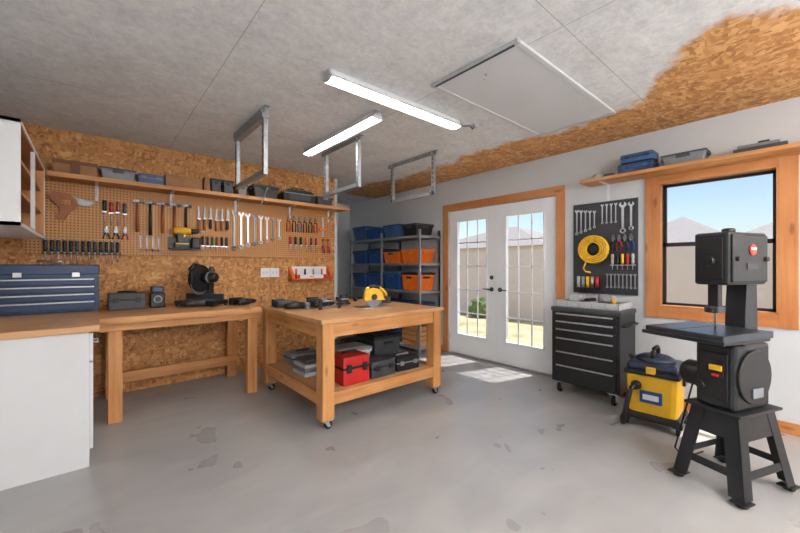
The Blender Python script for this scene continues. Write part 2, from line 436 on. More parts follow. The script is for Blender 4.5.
b.box(ux1-.02, ux1, 3.43, 3.465, uz0+t, uz1-t, 'white')
b.done('wall_cabinet')

# blue metal tool chest on counter
b = B(); w, dpt, h = .60, .30, .37
b.box(0, w, 0, dpt, 0, h, 'navy', .006)
b.box(-.004, w+.004, -.006, dpt, h-.075, h+.004, 'navy', .008)
zz = .02
for hh in (.075, .06, .06, .06):
    b.box(.02, w-.02, -.012, 0, zz, zz+hh-.008, 'navy', .004)
    b.box(.03, w-.03, -.022, -.010, zz+hh-.022, zz+hh-.012, 'steel', .002)
    zz += hh
for q in (.14, .46): b.cb((q, -.012, h-.075), (.045, .012, .035), 'steel', .002)
b.tube([(w*.38, dpt/2, h), (w*.38, dpt/2, h+.03), (w*.62, dpt/2, h+.03), (w*.62, dpt/2, h)], .007, 'steel')
b.done('tool_chest', (-.56, 3.83, .861))

# ------------------------------------------------------------------ workbench (along back wall)
b = B(); y0, y1, zt = 3.5, YA-.003, .83; bx1 = 1.235
b.box(.04, bx1, y0, y1, zt-.022, zt, 'ply', .002)
b.box(.04, bx1, y0+.03, y0+.068, zt-.11, zt-.022, 'wx', .003).box(.04, bx1, y1-.05, y1-.012, zt-.11, zt-.022, 'wx', .003)
for xx in (.12, 1.16):
    b.box(xx, xx+.038, y0+.07, y1-.05, zt-.11, zt-.022, 'wy', .002)
    b.box(xx-.03, xx+.06, y0+.068, y0+.158, 0, zt-.022, 'wz', .004)
    b.box(xx-.03, xx+.06, y1-.15, y1-.06, 0, zt-.022, 'wz', .004)
b.box(.09, 1.22, y1-.19, y1-.152, .14, .24, 'wx', .003)
b.box(.04, bx1, y0-.016, y0, zt-.05, zt-.002, 'wx', .002)
b.done('workbench')

# ------------------------------------------------------------------ mobile worktable
tx0, tx1, ty0, ty1 = 1.255, 2.55, 2.34, 3.60
b = B()
b.box(tx0, tx1, ty0, ty1, zt-.03, zt, 'ply', .003)
b.box(tx0+.03, tx1-.03, ty0+.03, ty0+.07, zt-.14, zt-.03, 'wx', .003).box(tx0+.03, tx1-.03, ty1-.07, ty1-.03, zt-.14, zt-.03, 'wx', .003)
b.box(tx0+.03, tx0+.07, ty0+.07, ty1-.07, zt-.14, zt-.03, 'wy', .003).box(tx1-.07, tx1-.03, ty0+.07, ty1-.07, zt-.14, zt-.03, 'wy', .003)
for sx_ in (0, 1):
    for sy_ in (0, 1):
        lx = tx0+.02 if not sx_ else tx1-.02-.1; ly = ty0+.02 if not sy_ else ty1-.02-.1
        b.box(lx, lx+.1, ly, ly+.1, .08, zt-.032, 'wz', .005)
        cx, cy = lx+.05, ly+.05
        b.cb((cx, cy, .077), (.09, .09, .006), 'steel', .001)
        b.cyl((cx, cy, .077), (cx, cy, .06), .02, 'steel')
        for q in (-.016, .016): b.prism([(cx-.02, .065), (cx+.02, .065), (cx+.035, .02), (cx+.015, .02)], cy+q-.0015, cy+q+.0015, 'steel')
        b.lathe([(.02, -.012), (.03, -.011), (.031, 0), (.03, .011), (.02, .012)], 'rubber', (cx+.022, cy, .031), 'y', 20)
sz = .275
b.box(tx0+.05, tx1-.05, ty0+.06, ty1-.06, sz-.015, sz, 'ply')
b.box(tx0+.12, tx1-.12, ty0+.025, ty0+.063, sz-.09, sz, 'wx', .003).box(tx0+.12, tx1-.12, ty1-.063, ty1-.025, sz-.09, sz, 'wx', .003)
b.box(tx0+.025, tx0+.063, ty0+.12, ty1-.12, sz-.09, sz, 'wy', .003).box(tx1-.063, tx1-.025, ty0+.12, ty1-.12, sz-.09, sz, 'wy', .003)
b.done('mobile_worktable')

# ------------------------------------------------------------------ back wall shelf + pegboard
SH = 2.0
b = B(); b.box(-.285, 2.63, 4.12, YA-.002, SH-.022, SH, 'wx', .002).box(-.285, 2.63, 4.105, 4.12, SH-.035, SH+.004, 'wx', .002)
for xx in (.03, .62, 1.25, 1.9, 2.45):
    b.box(xx-.012, xx+.012, YA-.026, YA-.021, SH-.17, SH-.022, 'white').box(xx-.012, xx+.012, 4.15, YA-.02, SH-.028, SH-.022, 'white')
    b.prism([(YA-.024, SH-.14), (YA-.024, SH-.12), (4.18, SH-.026), (4.2, SH-.026)], xx-.003, xx+.003, 'white', 'x')
b.done('wall_shelf')
PZ0, PZ1 = 1.33, 1.97
b = B(); b.box(-.45, 2.50, YA-.02, YA-.001, PZ0, PZ1, 'peg')
b.done('pegboard')
PY = YA-.021

def hook(b, x, z, y=PY): b.tube([(x, y, z), (x, y-.02, z), (x, y-.028, z+.01)], .003, 'steel', 6)
def wrench(b, x, z, L, y=PY, s=1.0, mat='steeld'):
    y0, y1 = y-.014, y-.007; r = .018*s*(L/.2)**.5
    b.prism([(x-.35*r, z-r*1.0), (x-.5*r, z-.55*r), (x-1.1*r, z-.1*r), (x-1.05*r, z+.7*r), (x-.55*r, z+1.1*r), (x-.45*r, z+.1*r), (x+.35*r, z+.1*r), (x+.5*r, z+1.1*r), (x+1.05*r, z+.7*r), (x+1.1*r, z-.1*r), (x+.5*r, z-.55*r), (x+.35*r, z-1.0*r)], y0, y1, mat)
    b.box(x-.36*r, x+.36*r, y0+.001, y1-.001, z-L+r, z-r*.9, mat)
    b.ring((x, (y0+y1)/2, z-L), r*.72, r*.33, mat, 'y', 14, 6)
    hook(b, x, z-r*.4, y)
def driver(b, x, z, L, hm, y=PY, tip='steel', k=1.0):
    c = (x, y-.02, 0)
    b.lathe([(.006*k, z), (.013*k, z-.006), (.014*k, z-.03), (.011*k, z-.05), (.014*k, z-.07), (.013*k, z-.088), (.007, z-.1)], hm, c, 'z', 10)
    b.cyl((x, y-.02, z-.1), (x, y-.02, z-L), .0035*k, tip, seg=8)
    b.box(x-.018, x+.018, y-.034, y, z-.112, z-.102, 'steel')
def chisel(b, x, z, L, hm='handlew', y=PY):
    b.box(x-.009, x+.009, y-.022, y-.018, z-L*.5, z, 'steeld')
    b.lathe([(.006, z-L*.5), (.012, z-L*.53), (.013, z-L*.7), (.016, z-L*.93), (.01, z-L)], hm, (x, y-.02, 0), 'z', 10)
    b.box(x-.018, x+.018, y-.034, y, z-L*.5-.006, z-L*.5, 'steel')
def hammer(b, x, z, L, hm='handlew', y=PY):
    b.cyl((x, y-.022, z-.005), (x, y-.022, z-L), .010, hm, .015, 10)
    b.cyl((x+.012, y-.022, z), (x+.05, y-.022, z), .015, 'steeld', .017, 12)
    b.box(x-.016, x+.016, y-.038, y-.008, z-.015, z+.015, 'steeld', .003)
    b.prism([(x-.014, z+.012), (x-.034, z+.006), (x-.044, z-.018), (x-.034, z-.012), (x-.014, z-.012)], y-.034, y-.010, 'steeld')
    for q in (-.02, .02): b.tube([(x+q, y, z-.022), (x+q, y-.045, z-.022)], .003, 'steel', 6)
def pliers(b, x, z, L, hm='red', y=PY):
    y0, y1 = y-.018, y-.006
    b.prism([(x-.004, z), (x-.014, z-.03), (x-.016, z-.05), (x+.016, z-.05), (x+.014, z-.03), (x+.004, z)], y0, y1, 'steeld')
    b.cyl((x, y1, z-.052), (x, y0-.003, z-.052), .013, 'steeld', seg=12)
    for s_ in (-1, 1):
        b.tube([(x-s_*.006, y-.012, z-.05), (x+s_*.014, y-.012, z-.075), (x+s_*.024, y-.012, z-.11), (x+s_*.02, y-.012, z-L)], .0075, hm, 8)
    hook(b, x, z-.068, y)

b = B()
for i, hm in enumerate(('blackm', 'red', 'handlew', 'dgray')): driver(b, .085+i*.05, 1.84-.01*(i % 2), .22, hm, k=1.15)
b.done('chisel_set')
b = B()
for i, hm in enumerate(('blackm', 'blackm', 'red')): pliers(b, .10+i*.07, 1.60, .12, hm)
b.done('snips_set')
for i in range(5):
    b = B(); hammer(b, .335+i*.104, 1.86, .30+.03*(i % 2), ('handlew', 'blackm', 'handlew', 'handlew', 'blackm')[i]); b.done('hammer')
b = B()
for i in range(4): wrench(b, .36+i*.05, 1.515, .13)
b.done('spanner_set')
b = B()
for i in range(6): chisel(b, .87+i*.058, 1.86, .25-.01*(i % 3), ('handlew', 'handlew', 'blackm')[i % 3])
b.done('wood_chisel_set')
b = B()
for i in range(6): driver(b, .91+i*.048, 1.55, .17, ('blackm', 'dgray', 'green', 'handlew')[i % 4])
b.done('nut_driver_set')
b = B()
for i in range(8): wrench(b, 1.235+i*.075, 1.83-.006*i, .40-.026*i, PY, 1.15, 'steel' if i % 3 else 'steeld')
b.done('wrench_set')
b = B()
for i, hm in enumerate(('red', 'blackm', 'blue', 'blackm', 'blackm', 'red')): pliers(b, 1.88+i*.075, 1.87, .21, hm)
b.done('pliers_set')
b = B()
for i in range(6): driver(b, 1.90+i*.072, 1.60, .19, ('red', 'blackm', 'black', 'orange', 'dgray', 'red')[i], k=1.2)
b.done('awl_set')
b = B(); b.box(2.355, 2.38, PY-.008, PY-.001, 1.62, 1.88, 'steel').box(2.31, 2.42, PY-.02, PY-.001, 1.70, 1.73, 'orange', .003)
b.done('combination_square')
for i in range(2):
    b = B(); x = 2.36+i*.075
    b.box(x-.006, x+.006, PY-.02, PY-.008, 1.40, 1.58, 'steeld').box(x-.012, x+.012, PY-.07, PY-.002, 1.56, 1.59, 'orange', .003).box(x-.012, x+.012, PY-.07, PY-.002, 1.47, 1.50, 'orange', .003)
    b.cyl((x, PY-.06, 1.50), (x, PY-.06, 1.40), .011, 'red'); b.done('f_clamp')
b = B(); y0, y1 = PY-.03, PY-.008
b.prism([(-.27, 1.88), (-.16, 1.87), (-.10, 1.81), (-.11, 1.74), (-.16, 1.70), (-.19, 1.63), (-.235, 1.64), (-.215, 1.73), (-.25, 1.77), (-.29, 1.83)], y0, y1, 'handlew')
b.box(-.205, -.15, y0-.002, y1+.001, 1.765, 1.81, 'peg', .003)
b.prism([(-.28, 1.88), (-.285, 1.80), (-.03, 1.77), (.02, 1.81)], PY-.02, PY-.017, 'steeld')
hook(b, -.18, 1.79); b.done('hand_saw')
b = B(); b.box(-.33, .21, PY-.035, PY-.0005, 1.335, 1.352, 'blackm', .002)
for i in range(13):
    xx = -.31+i*.041; hm = ('black', 'blackm', 'dgray')[i % 3]
    b.lathe([(.006, 1.455), (.014, 1.448), (.015, 1.41), (.012, 1.385), (.015, 1.37), (.008, 1.352)], hm, (xx, PY-.02, 0), 'z', 10)
    b.cyl((xx, PY-.02, 1.44), (xx, PY-.02, 1.458), .0125, 'lgray', .008, 8)
    b.cyl((xx, PY-.02, 1.352), (xx, PY-.02, 1.26-.01*(i % 3)), .004, 'steel', seg=8)
    b.cb((xx, PY-.036, 1.342), (.012, .004, .012), 'lgray')
b.done('screwdriver_rack')

def drill(b, body='yellow', grip='black'):
    b.lathe([(.022, -.09), (.032, -.08), (.034, 0), (.03, .04), (.022, .05)], body, (0, 0, .16), 'x', 16)
    b.lathe([(.02, .05), (.024, .06), (.02, .10), (.008, .125)], 'black', (0, 0, .16), 'x', 14)
    b.cyl((.12, 0, .16), (.17, 0, .16), .004, 'steel', seg=8)
    b.prism([(-.06, .14), (-.01, .135), (-.015, .05), (-.055, .05)], -.017, .017, grip)
    b.prism([(-.01, .13), (.012, .125), (.0, .10), (-.012, .10)], -.01, .01, body)
    b.box(-.085, .035, -.036, .036, 0, .05, grip, .006); b.box(-.08, .03, -.037, .037, .035, .045, body)
b = B(); b.box(-.14, .14, -.1, .04, -.012, 0, 'blackm', .002).box(-.14, .14, .036, .042, -.01, .12, 'blackm'); b.M = Matrix.Translation((0, -.03, .0)) @ Matrix.Scale(1.12, 4); drill(b, 'yellow', 'blackm')
b.cb((.09, 0, .05), (.07, .06, .1), 'black', .01)
b.done('cordless_drill', (.73, PY-.043, 1.41))

b = B()
for xx in (1.60, 1.715):
    b.box(xx-.055, xx+.055, YA-.007, YA-.0005, 1.09, 1.2, 'whitep', .002)
    for q in (-.022, .022):
        b.box(xx+q-.015, xx+q+.015, YA-.010, YA-.006, 1.115, 1.175, 'white', .002)
        for w_ in (-.005, .005): b.box(xx+q+w_-.001, xx+q+w_+.001, YA-.0108, YA-.0095, 1.14, 1.155, 'black')
b.done('power_outlet')
b = B(); b.box(1.88, 2.46, YA-.02, YA-.001, 1.05, 1.22, 'whitep', .003)
b.box(1.88, 2.46, YA-.14, YA-.018, 1.05, 1.065, 'orange', .002)
for a in (1.88, 2.42): b.prism([(YA-.14, 1.05), (YA-.14, 1.09), (YA-.02, 1.22), (YA-.02, 1.05)], a, a+.04, 'orange', 'x')
b.box(1.95, 2.38, YA-.11, YA-.07, 1.066, 1.115, 'whitep', .004).box(1.95, 2.0, YA-.112, YA-.068, 1.066, 1.117, 'red').box(2.33, 2.38, YA-.112, YA-.068, 1.066, 1.117, 'red').box(2.13, 2.19, YA-.112, YA-.068, 1.08, 1.10, 'yellow')
for q in (1.98, 2.1, 2.22, 2.34): b.cyl((q, YA-.045, 1.066), (q, YA-.045, 1.19), .012, ('orange', 'black', 'gray', 'orange')[int((q-1.9)*8) % 4])
b.done('wall_tool_rack')

# ------------------------------------------------------------------ boxes & bins
def tote(sx, sy, sz, body, lid, name, loc, rz=0, label=False):
    b = B(); b.box(-sx/2+.008, sx/2-.008, -sy/2+.008, sy/2-.008, 0, sz*.86, body, .008, None, .88)
    b.box(-sx/2, sx/2, -sy/2, sy/2, sz*.78, sz*.88, body, .004)
    b.box(-sx/2-.002, sx/2+.002, -sy/2-.002, sy/2+.002, sz*.88, sz, lid, .006)
    b.box(-sx/2+.03, sx/2-.03, -sy/2+.03, sy/2-.03, sz-.004, sz+.006, lid, .003)
    for s_ in (-1, 1):
        b.cb((s_*(sx/2), 0, sz*.74), (.016, sy*.35, .03), lid, .004); b.cb((0, s_*(sy/2), sz*.74), (sx*.3, .012, .028), lid, .004)
    if label: b.cb((0, -sy/2+.014, sz*.42), (sx*.3, .014, sz*.25), 'whitep')
    return b.done(name, loc, rz)
def case(sx, sy, sz, body, trim, name, loc, rz=0):
    b = B(); b.box(-sx/2, sx/2, -sy/2, sy/2, 0, sz*.55, body, .008).box(-sx/2, sx/2, -sy/2, sy/2, sz*.56, sz*.93, body, .008)
    b.box(-sx/2-.003, sx/2+.003, -sy/2-.003, sy/2+.003, sz*.51, sz*.6, trim, .003)
    for q in (-.3, .3): b.cb((sx*q, -sy/2-.006, sz*.55), (.04, .014, sz*.28), trim, .003)
    b.tube([(-.07, 0, sz*.9), (-.065, 0, sz), (.065, 0, sz), (.07, 0, sz*.9)], .009, trim)
    return b.done(name, loc, rz)
z = SH+.001
b = B(); b.box(-.14, .14, -.1, .1, 0, .10, 'card', .004).box(-.145, .145, -.105, .105, .09, .12, 'brown', .004).box(-.03, .03, -.107, .107, 0, .122, 'brown')
b.done('cardboard_box', (-.11, 4.24, z))
tote(.27, .2, .11, 'gray', 'dgray', 'organizer_box', (.18, 4.24, z))
case(.20, .2, .105, 'bluel', 'gray', 'screw_case', (.425, 4.24, z))
b = B(); b.box(-.16, .16, -.1, .1, 0, .12, 'card', .004).box(-.162, .162, -.025, .025, .117, .122, 'brown'); b.done('cardboard_box', (.70, 4.24, z))
b = B(); b.prism([(-.03, 0), (.03, 0), (.02, .15), (-.02, .15)], -.1, .1, 'card'); b.done('magazine_file', (.905, 4.24, z))
for i in range(2): tote(.11, .16, .15, 'dgray', 'black', 'battery_case', (1.0+i*.12, 4.24, z))
tote(.11, .2, .12, 'gray', 'black', 'nail_bin', (1.26, 4.24, z))
tote(.3, .22, .15, 'black', 'dgray', 'lidded_tote', (1.52, 4.24, z))
b = B(); b.prism([(-.2, 0), (.2, 0), (.21, .1), (.15, .15), (-.15, .15), (-.21, .1)], -.1, .1, 'black')
b.tube([(-.1, -.06, .14), (-.08, -.03, .18), (.08, -.03, .18), (.1, -.06, .14)], .009, 'dgray'); b.box(-.14, .14, -.108, -.1, .02, .1, 'dgray', .004).box(-.2, .2, -.103, .103, .1, .112, 'gray')
b.done('tool_bag', (1.93, 4.24, z))
tote(.24, .2, .12, 'dgray', 'gray', 'hardware_bin', (2.28, 4.24, z))

# bench top
z = zt+.001
case(.27, .2, .16, 'dgray', 'black', 'charger_case', (.24, 4.15, z))
b = B(); b.box(-.06, .06, -.08, .08, 0, .14, 'blackm', .01).box(-.05, .05, -.085, .06, .14, .2, 'dgray', .01)
b.ring((0, -.083, .08), .03, .006, 'lgray').cb((0, -.086, .17), (.06, .006, .03), 'bluel'); b.done('jobsite_radio', (.47, 4.15, z))
b = B()
b.box(-.22, .22, -.09, .12, .015, .055, 'blackm', .006).lathe([(.12, .015), (.14, .02), (.14, .06), (.13, .065)], 'dgray', (0, -.02, 0), 'z', 28)
for q in (-.2, .2):
    for w_ in (-.08, .1): b.cyl((q, w_, 0), (q, w_, .018), .014, 'rubber')
b.box(-.21, .21, .05, .075, .055, .115, 'dgray', .003)
b.box(-.02, .02, -.2, -.02, .02, .05, 'dgray', .004).cyl((0, -.2, .04), (0, -.26, .04), .012, 'black', .02)
b.box(-.03, .03, .09, .16, .05, .25, 'black', .008)
b.lathe([(.13, -.025), (.135, -.02), (.135, .02), (.13, .025)], 'blackm', (-.01, -.0, .27), 'x', 28)
b.lathe([(.125, -.004), (.125, .004)], 'steel', (-.01, 0, .23), 'x', 28)
b.lathe([(.05, .02), (.055, .05), (.05, .15), (.03, .165)], 'black', (0, .02, .28), 'x', 18)
b.lathe([(.052, .07), (.057, .08), (.052, .1)], 'gray', (0, .02, .28), 'x', 18)
b.tube([(0, -.02, .4), (0, -.09, .41), (0, -.15, .36), (0, -.14, .31), (0, -.1, .3)], .016, 'black')
b.lathe([(.03, 0), (.035, .01), (.02, .05)], 'dgray', (.06, .08, .34), 'z', 14)
b.done('miter_saw', (.82, 4.02, z), math.radians(-50))
b = B(); b.M = Matrix.Translation((0, 0, .036)) @ Matrix.Rotation(pi/2, 4, 'X'); drill(b, 'blackm')
b.done('impact_driver', (1.13, 3.93, z), .3)

# worktable top tools
for x, y, r, c, nm in ((1.40, 3.46, 0, 'dgray', 'angle_drill'), (1.68, 3.24, -.1, 'blackm', 'hammer_drill'), (1.76, 3.46, .1, 'gray', 'screw_gun')):
    b = B(); b.M = Matrix.Translation((0, 0, .037)) @ Matrix.Rotation(pi/2, 4, 'X'); drill(b, c); b.done(nm, (x, y, z), r)
b = B(); b.lathe([(.075, 0), (.078, .006), (.06, .012)], 'black', (0, 0, 0), 'z'); b.lathe([(.045, .04), (.05, .05), (.048, .12), (.03, .13)], 'blackm', (0, 0, -.03), 'z')
b.lathe([(.05, .05), (.052, .055), (.05, .06)], 'lgray', (0, 0, 0), 'z')
for q in (-1, 1): b.cyl((q*.055, 0, .01), (q*.055, 0, .06), .006, 'steel').cyl((q*.04, 0, .06), (q*.085, 0, .06), .012, 'black', .018)
b.done('trim_router', (1.98, 3.22, z))
# angle grinder and small tins
b = B(); b.cyl((-.12, 0, .035), (.06, 0, .035), .026, 'blackm', .03).cyl((.06, 0, .035), (.11, 0, .035), .03, 'gray', .02).cyl((.09, 0, .03), (.09, 0, .006), .02, 'steel').lathe([(.055, .002), (.058, .006), (.02, .01)], 'steeld', (.09, 0, 0)).cyl((.08, .03, .04), (.08, .12, .04), .012, 'black', .015)
b.done('angle_grinder', (1.42, 3.09, z), .0)
b = B()
for i, (q, w_) in enumerate(((0, 0), (.06, .02), (.12, -.01))): b.cyl((q, w_, 0), (q, w_, .05), .022, ('gray', 'yellow', 'blackm')[i])
b.done('parts_tins', (2.12, 3.4, z))
b = B(); b.box(-.16, .16, -.008, .008, .012, .028, 'steeld').box(-.16, -.13, -.012, .012, 0, .09, 'black', .004).box(.04, .07, -.012, .012, 0, .09, 'black', .004).cyl((-.12, 0, .075), (.03, 0, .075), .007, 'steel').cyl((.07, 0, .06), (.16, 0, .05), .014, 'black')
b.done('bar_clamp', (1.70, 2.93, z), .05)
b = B()
b.box(-.17, .15, -.07, .09, 0, .006, 'steel', .001)
b.prism([(-.12+.0, .07)]+[(-.02+.1*math.cos(a), .085+.1*math.sin(a)) for a in [pi*(1-k/10) for k in range(11)]]+[(.1, .07)], -.055, -.02, 'yellow')
b.lathe([(.085, -.003), (.085, .003)], 'steeld', (-.02, -.045, .09), 'y', 28)
b.lathe([(.045, -.02), (.05, -.01), (.05, .07), (.035, .085)], 'black', (-.01, 0, .10), 'y', 18)
b.lathe([(.028, -.064), (.03, -.055)], 'black', (-.02, 0, .1), 'y', 14)
b.tube([(-.09, .01, .13), (-.06, .01, .18), (.0, .01, .195), (.07, .01, .18), (.13, .01, .13), (.14, .01, .07)], .017, 'yellow')
b.tube([(-.05, .01, .186), (.0, .01, .197), (.06, .01, .183)], .02, 'black')
b.box(.06, .17, -.03, .05, .03, .10, 'black', .008).box(.02, .08, -.03, .04, .04, .12, 'yellow', .01)
b.done('circular_saw', (2.06, 2.80, z), -.2)

# under worktable
z = sz+.001
case(.25, .24, .24, 'red', 'black', 'red_tool_box', (1.62, 2.55, z))
case(.26, .2, .15, 'dgray', 'black', 'router_case', (1.90, 2.54, z), .05)
case(.26, .2, .13, 'blackm', 'gray', 'sander_case', (2.20, 2.55, z), -.05)
tote(.38, .28, .2, 'lgray', 'gray', 'storage_tote', (1.80, 2.87, z)); tote(.34, .3, .27, 'dgray', 'black', 'storage_tote', (2.20, 2.9, z))
case(.3, .2, .12, 'gray', 'blackm', 'drill_case', (1.58, 3.34, z))
b = B()
for i, (k, mm) in enumerate(((.2, 'lgray'), (.17, 'gray'), (.19, 'lgray'), (.16, 'dgray'))): b.cb((0, 0, .02+i*.035), (k, k*1.2, .03), mm, .006)
b.done('organizer_stack', (1.46, 2.95, z))
case(.4, .25, .18, 'blackm', 'dgray', 'jigsaw_case', (2.05, 3.28, z))

# ------------------------------------------------------------------ storage shelving at right wall
sx0, sx1, sy0, sy1 = 3.43, 3.84, 3.60, 5.36
levels = [.09, .475, .87, 1.265, 1.655]
b = B()
for y in (sy0, (sy0+sy1)/2-.015, sy1-.03):
    for x in (sx0, sx1-.03):
        b.box(x, x+.003 if x == sx0 else x+.03, y, y+.03, 0, 1.74, 'galv').box(x, x+.03, y, y+.003, 0, 1.74, 'galv')
for zz in levels:
    b.box(sx0+.004, sx1-.004, sy0+.004, sy1-.004, zz-.012, zz, 'lgray')
    b.box(sx0-.002, sx0+.004, sy0, sy1, zz-.03, zz+.004, 'galv').box(sx1-.004, sx1, sy0, sy1, zz-.03, zz+.004, 'galv')
    for y in (sy0, sy1-.004): b.box(sx0, sx1, y-.002, y+.004, zz-.03, zz+.004, 'galv')
b.done('storage_shelving_unit')
lay = {4: [('blackm', 'dgray', .18, .3), ('bluel', 'blue', .2, .38), ('blue', 'blue', .18, .4), ('bluel', 'blue', .24, .38)],
       3: [('orange', 'orange', .2, .36), ('orange', 'blackm', .2, .38), ('blue', 'black', .24, .36), ('blue', 'navy', .22, .38)],
       2: [('orange', 'blackm', .26, .36), ('blue', 'bluel', .27, .38), ('blue', 'navy', .27, .36), ('blue', 'navy', .24, .38)],
       1: [('bluel', 'navy', .22, .36), ('blue', 'navy', .22, .38), ('gray', 'dgray', .22, .36), ('dgray', 'black', .2, .38)],
       0: [None, ('blue', 'navy', .24, .38), ('gray', 'dgray', .22, .36), ('lgray', 'gray', .2, .38)]}
for k, row in lay.items():
    for i, it in enumerate(row):
        if not it: continue
        a, c, h, w = it
        tote(w, .36, h, a, c, 'storage_bin', (3.635, 3.85+i*.42 if i < 2 else 3.87+i*.42, levels[k]+.001), -pi/2)
b = B()
for i in range(4):
    zz = .01+i*.068; b.box(-.17, .17, -.17, -.155, zz, zz+.055, 'wx', .002).box(-.17, .17, .155, .17, zz, zz+.055, 'wx', .002)
    b.box(-.17, -.155, -.155, .155, zz, zz+.055, 'wy', .002).box(.155, .17, -.155, .155, zz, zz+.055, 'wy', .002)
b.box(-.155, .155, -.155, .155, 0, .012, 'wx')
for q in (-.15, .135):
    for w_ in (-.152, .137): b.box(q, q+.015, w_, w_+.015, 0, .27, 'wz')
b.done('wooden_crate', (3.63, 3.84, levels[0]+.001))

# ------------------------------------------------------------------ right wall shelf with items
RZ = 2.055
b = B(); b.box(3.6, XB-.022, -.4, 1.53, RZ-.03, RZ, 'wy', .003)
b.box(XB-.022, XB-.001, -.4, 1.53, RZ-.03, RZ, 'wy')
for y in (1.36,):
    b.box(XB-.006, XB-.001, y-.012, y+.012, RZ-.2, RZ-.03, 'white'); b.prism([(XB-.004, RZ-.18), (XB-.004, RZ-.16), (3.66, RZ-.03), (3.68, RZ-.03)], y-.004, y+.004, 'white', 'x')
    b.box(3.65, XB-.005, y-.012, y+.012, RZ-.036, RZ-.03, 'white')
b.done('floating_shelf')
z = RZ+.001
case(.27, .18, .09, 'navy', 'bluel', 'parts_case', (3.72, 1.07, z), -pi/2)
case(.25, .17, .08, 'bluel', 'navy', 'parts_case', (3.72, 1.06, z+.092), -pi/2)
tote(.30, .18, .09, 'gray', 'dgray', 'parts_box', (3.72, .73, z), -pi/2)
b = B(); b.box(-.14, .14, -.08, .08, 0, .035, 'dgray', .006).box(-.12, .1, -.06, .06, .035, .06, 'gray', .006); b.cb((.02, 0, .065), (.06, .12, .012), 'black', .003); b.done('belt_sander_box', (3.72, .29, z), -pi/2)
b = B(); b.lathe([(.045, 0), (.05, .01), (.05, .04), (.045, .05)], 'lgray', (0, 0, 0)); b.lathe([(.02, .05), (.022, .055)], 'yellow', (0, 0, 0)); b.box(.06, .14, -.04, .04, 0, .035, 'dgray', .005); b.done('tape_roll', (3.72, 1.40, z), -pi/2)

# black pegboard with tools (right wall)
PBX = XB-.022
b = B(); b.box(PBX, XB-.001, 1.105, 1.69, .95, 1.86, 'pegb'); 
b.done('black_pegboard')
Rm = Matrix.Translation((PBX-.001, 0, 0)) @ Matrix.Rotation(-pi/2, 4, 'Z')
def rb(): q = B(); q.M = Rm; return q
b = rb()
for i in range(5): wrench(b, -1.65+i*.043, 1.79-.006*i, .23-.02*i, 0, .85, 'steel')
for i in range(4): wrench(b, -1.405+i*.04, 1.82, .17, 0, .7, 'steel')
b.done('combination_wrench_set')
b = rb(); wrench(b, -1.225, 1.80, .24, 0, 1.4, 'steel'); wrench(b, -1.155, 1.80, .22, 0, 1.2, 'steel'); b.done('adjustable_wrench')
b = rb()
for i in range(4): pliers(b, -1.305+i*.05, 1.53, .16, ('blackm', 'red', 'dgray', 'blue')[i], 0)
b.done('slip_joint_pliers_set')
b = rb()
for i in range(5): driver(b, -1.31+i*.043, 1.34, .15, ('lgray', 'black', 'yellow', 'red', 'lgray')[i], 0)
b.done('torx_driver_set')
b = rb()
for i in range(8): wrench(b, -1.36+i*.034, 1.14, .12, 0, .8, 'steel')
b.done('stubby_wrench_set')
# yellow hose coil
b = B()
for i in range(3):
    for j in range(4): b.ring((PBX-.03-.02*i, 1.475, 1.39), .072+.02*j, .0085, 'yellow', 'x', 36, 8)
b.tube([(PBX-.05, 1.54, 1.28), (PBX-.05, 1.57, 1.2), (PBX-.045, 1.55, 1.17), (PBX-.05, 1.5, 1.16)], .008, 'yellow')
b.tube([(PBX-.001, 1.475, 1.46), (PBX-.08, 1.475, 1.46), (PBX-.09, 1.475, 1.48)], .006, 'steel')
b.lathe([(.055, 0), (.06, -.006), (.06, -.04), (.03, -.045)], 'blackm', (PBX-.001, 1.475, 1.39), 'x', 24)
b.done('air_hose')
b = rb(); b.box(-1.64, -1.42, -.09, -.001, 1.0, 1.01, 'blackm'); b.box(-1.64, -1.42, -.006, -.001, 1.01, 1.07, 'blackm')
for i in range(5): b.cyl((-1.617+i*.044, -.045, 1.011), (-1.617+i*.044, -.045, 1.12), .016, ('lgray', 'gray', 'yellow', 'steel', 'red')[i])
b.done('spray_can_rack')

# ------------------------------------------------------------------ rolling tool cabinet
b = B(); x0, x1, y0, y1 = 3.43, 3.83, 1.12, 1.72
b.box(x0, x1, y0, y1, .11, .80, 'blackm', .008); b.box(x0-.008, x1+.004, y0-.008, y1+.008, .79, .83, 'dgray', .008)
zz = .125
for hh in (.17, .13, .13, .085, .075, .075):
    b.box(x0-.014, x0, y0+.025, y1-.025, zz, zz+hh-.01, 'black', .004)
    b.box(x0-.026, x0-.012, y0+.05, y1-.05, zz+hh-.028, zz+hh-.016, 'steel', .002); zz += hh
b.tube([(x0+.05, y0, .7), (x0+.05, y0-.03, .7), (x1-.05, y0-.03, .7), (x1-.05, y0, .7)], .01, 'black')
for x in (x0+.05, x1-.05):
    for y in (y0+.06, y1-.06):
        b.cb((x, y, .105), (.08, .07, .01), 'steel'); b.prism([(x-.03, .1), (x+.03, .1), (x+.02, .035), (x-.02, .035)], y-.022, y-.018, 'steel'); b.prism([(x-.03, .1), (x+.03, .1), (x+.02, .035), (x-.02, .035)], y+.018, y+.022, 'steel')
        b.lathe([(.035, -.016), (.045, -.012), (.046, 0), (.045, .012), (.035, .016)], 'rubber', (x, y, .046), 'y', 20)
b.done('rolling_tool_cabinet')
b = B(); hx, hy = .28, .17
b.box(-hx, hx, -hy, hy, 0, .012, 'lgray', .003)
for q in ((-hx, hx, -hy, -hy+.008), (-hx, hx, hy-.008, hy), (-hx, -hx+.008, -hy, hy), (hx-.008, hx, -hy, hy)): b.box(*q, .005, .06, 'lgray', .002)
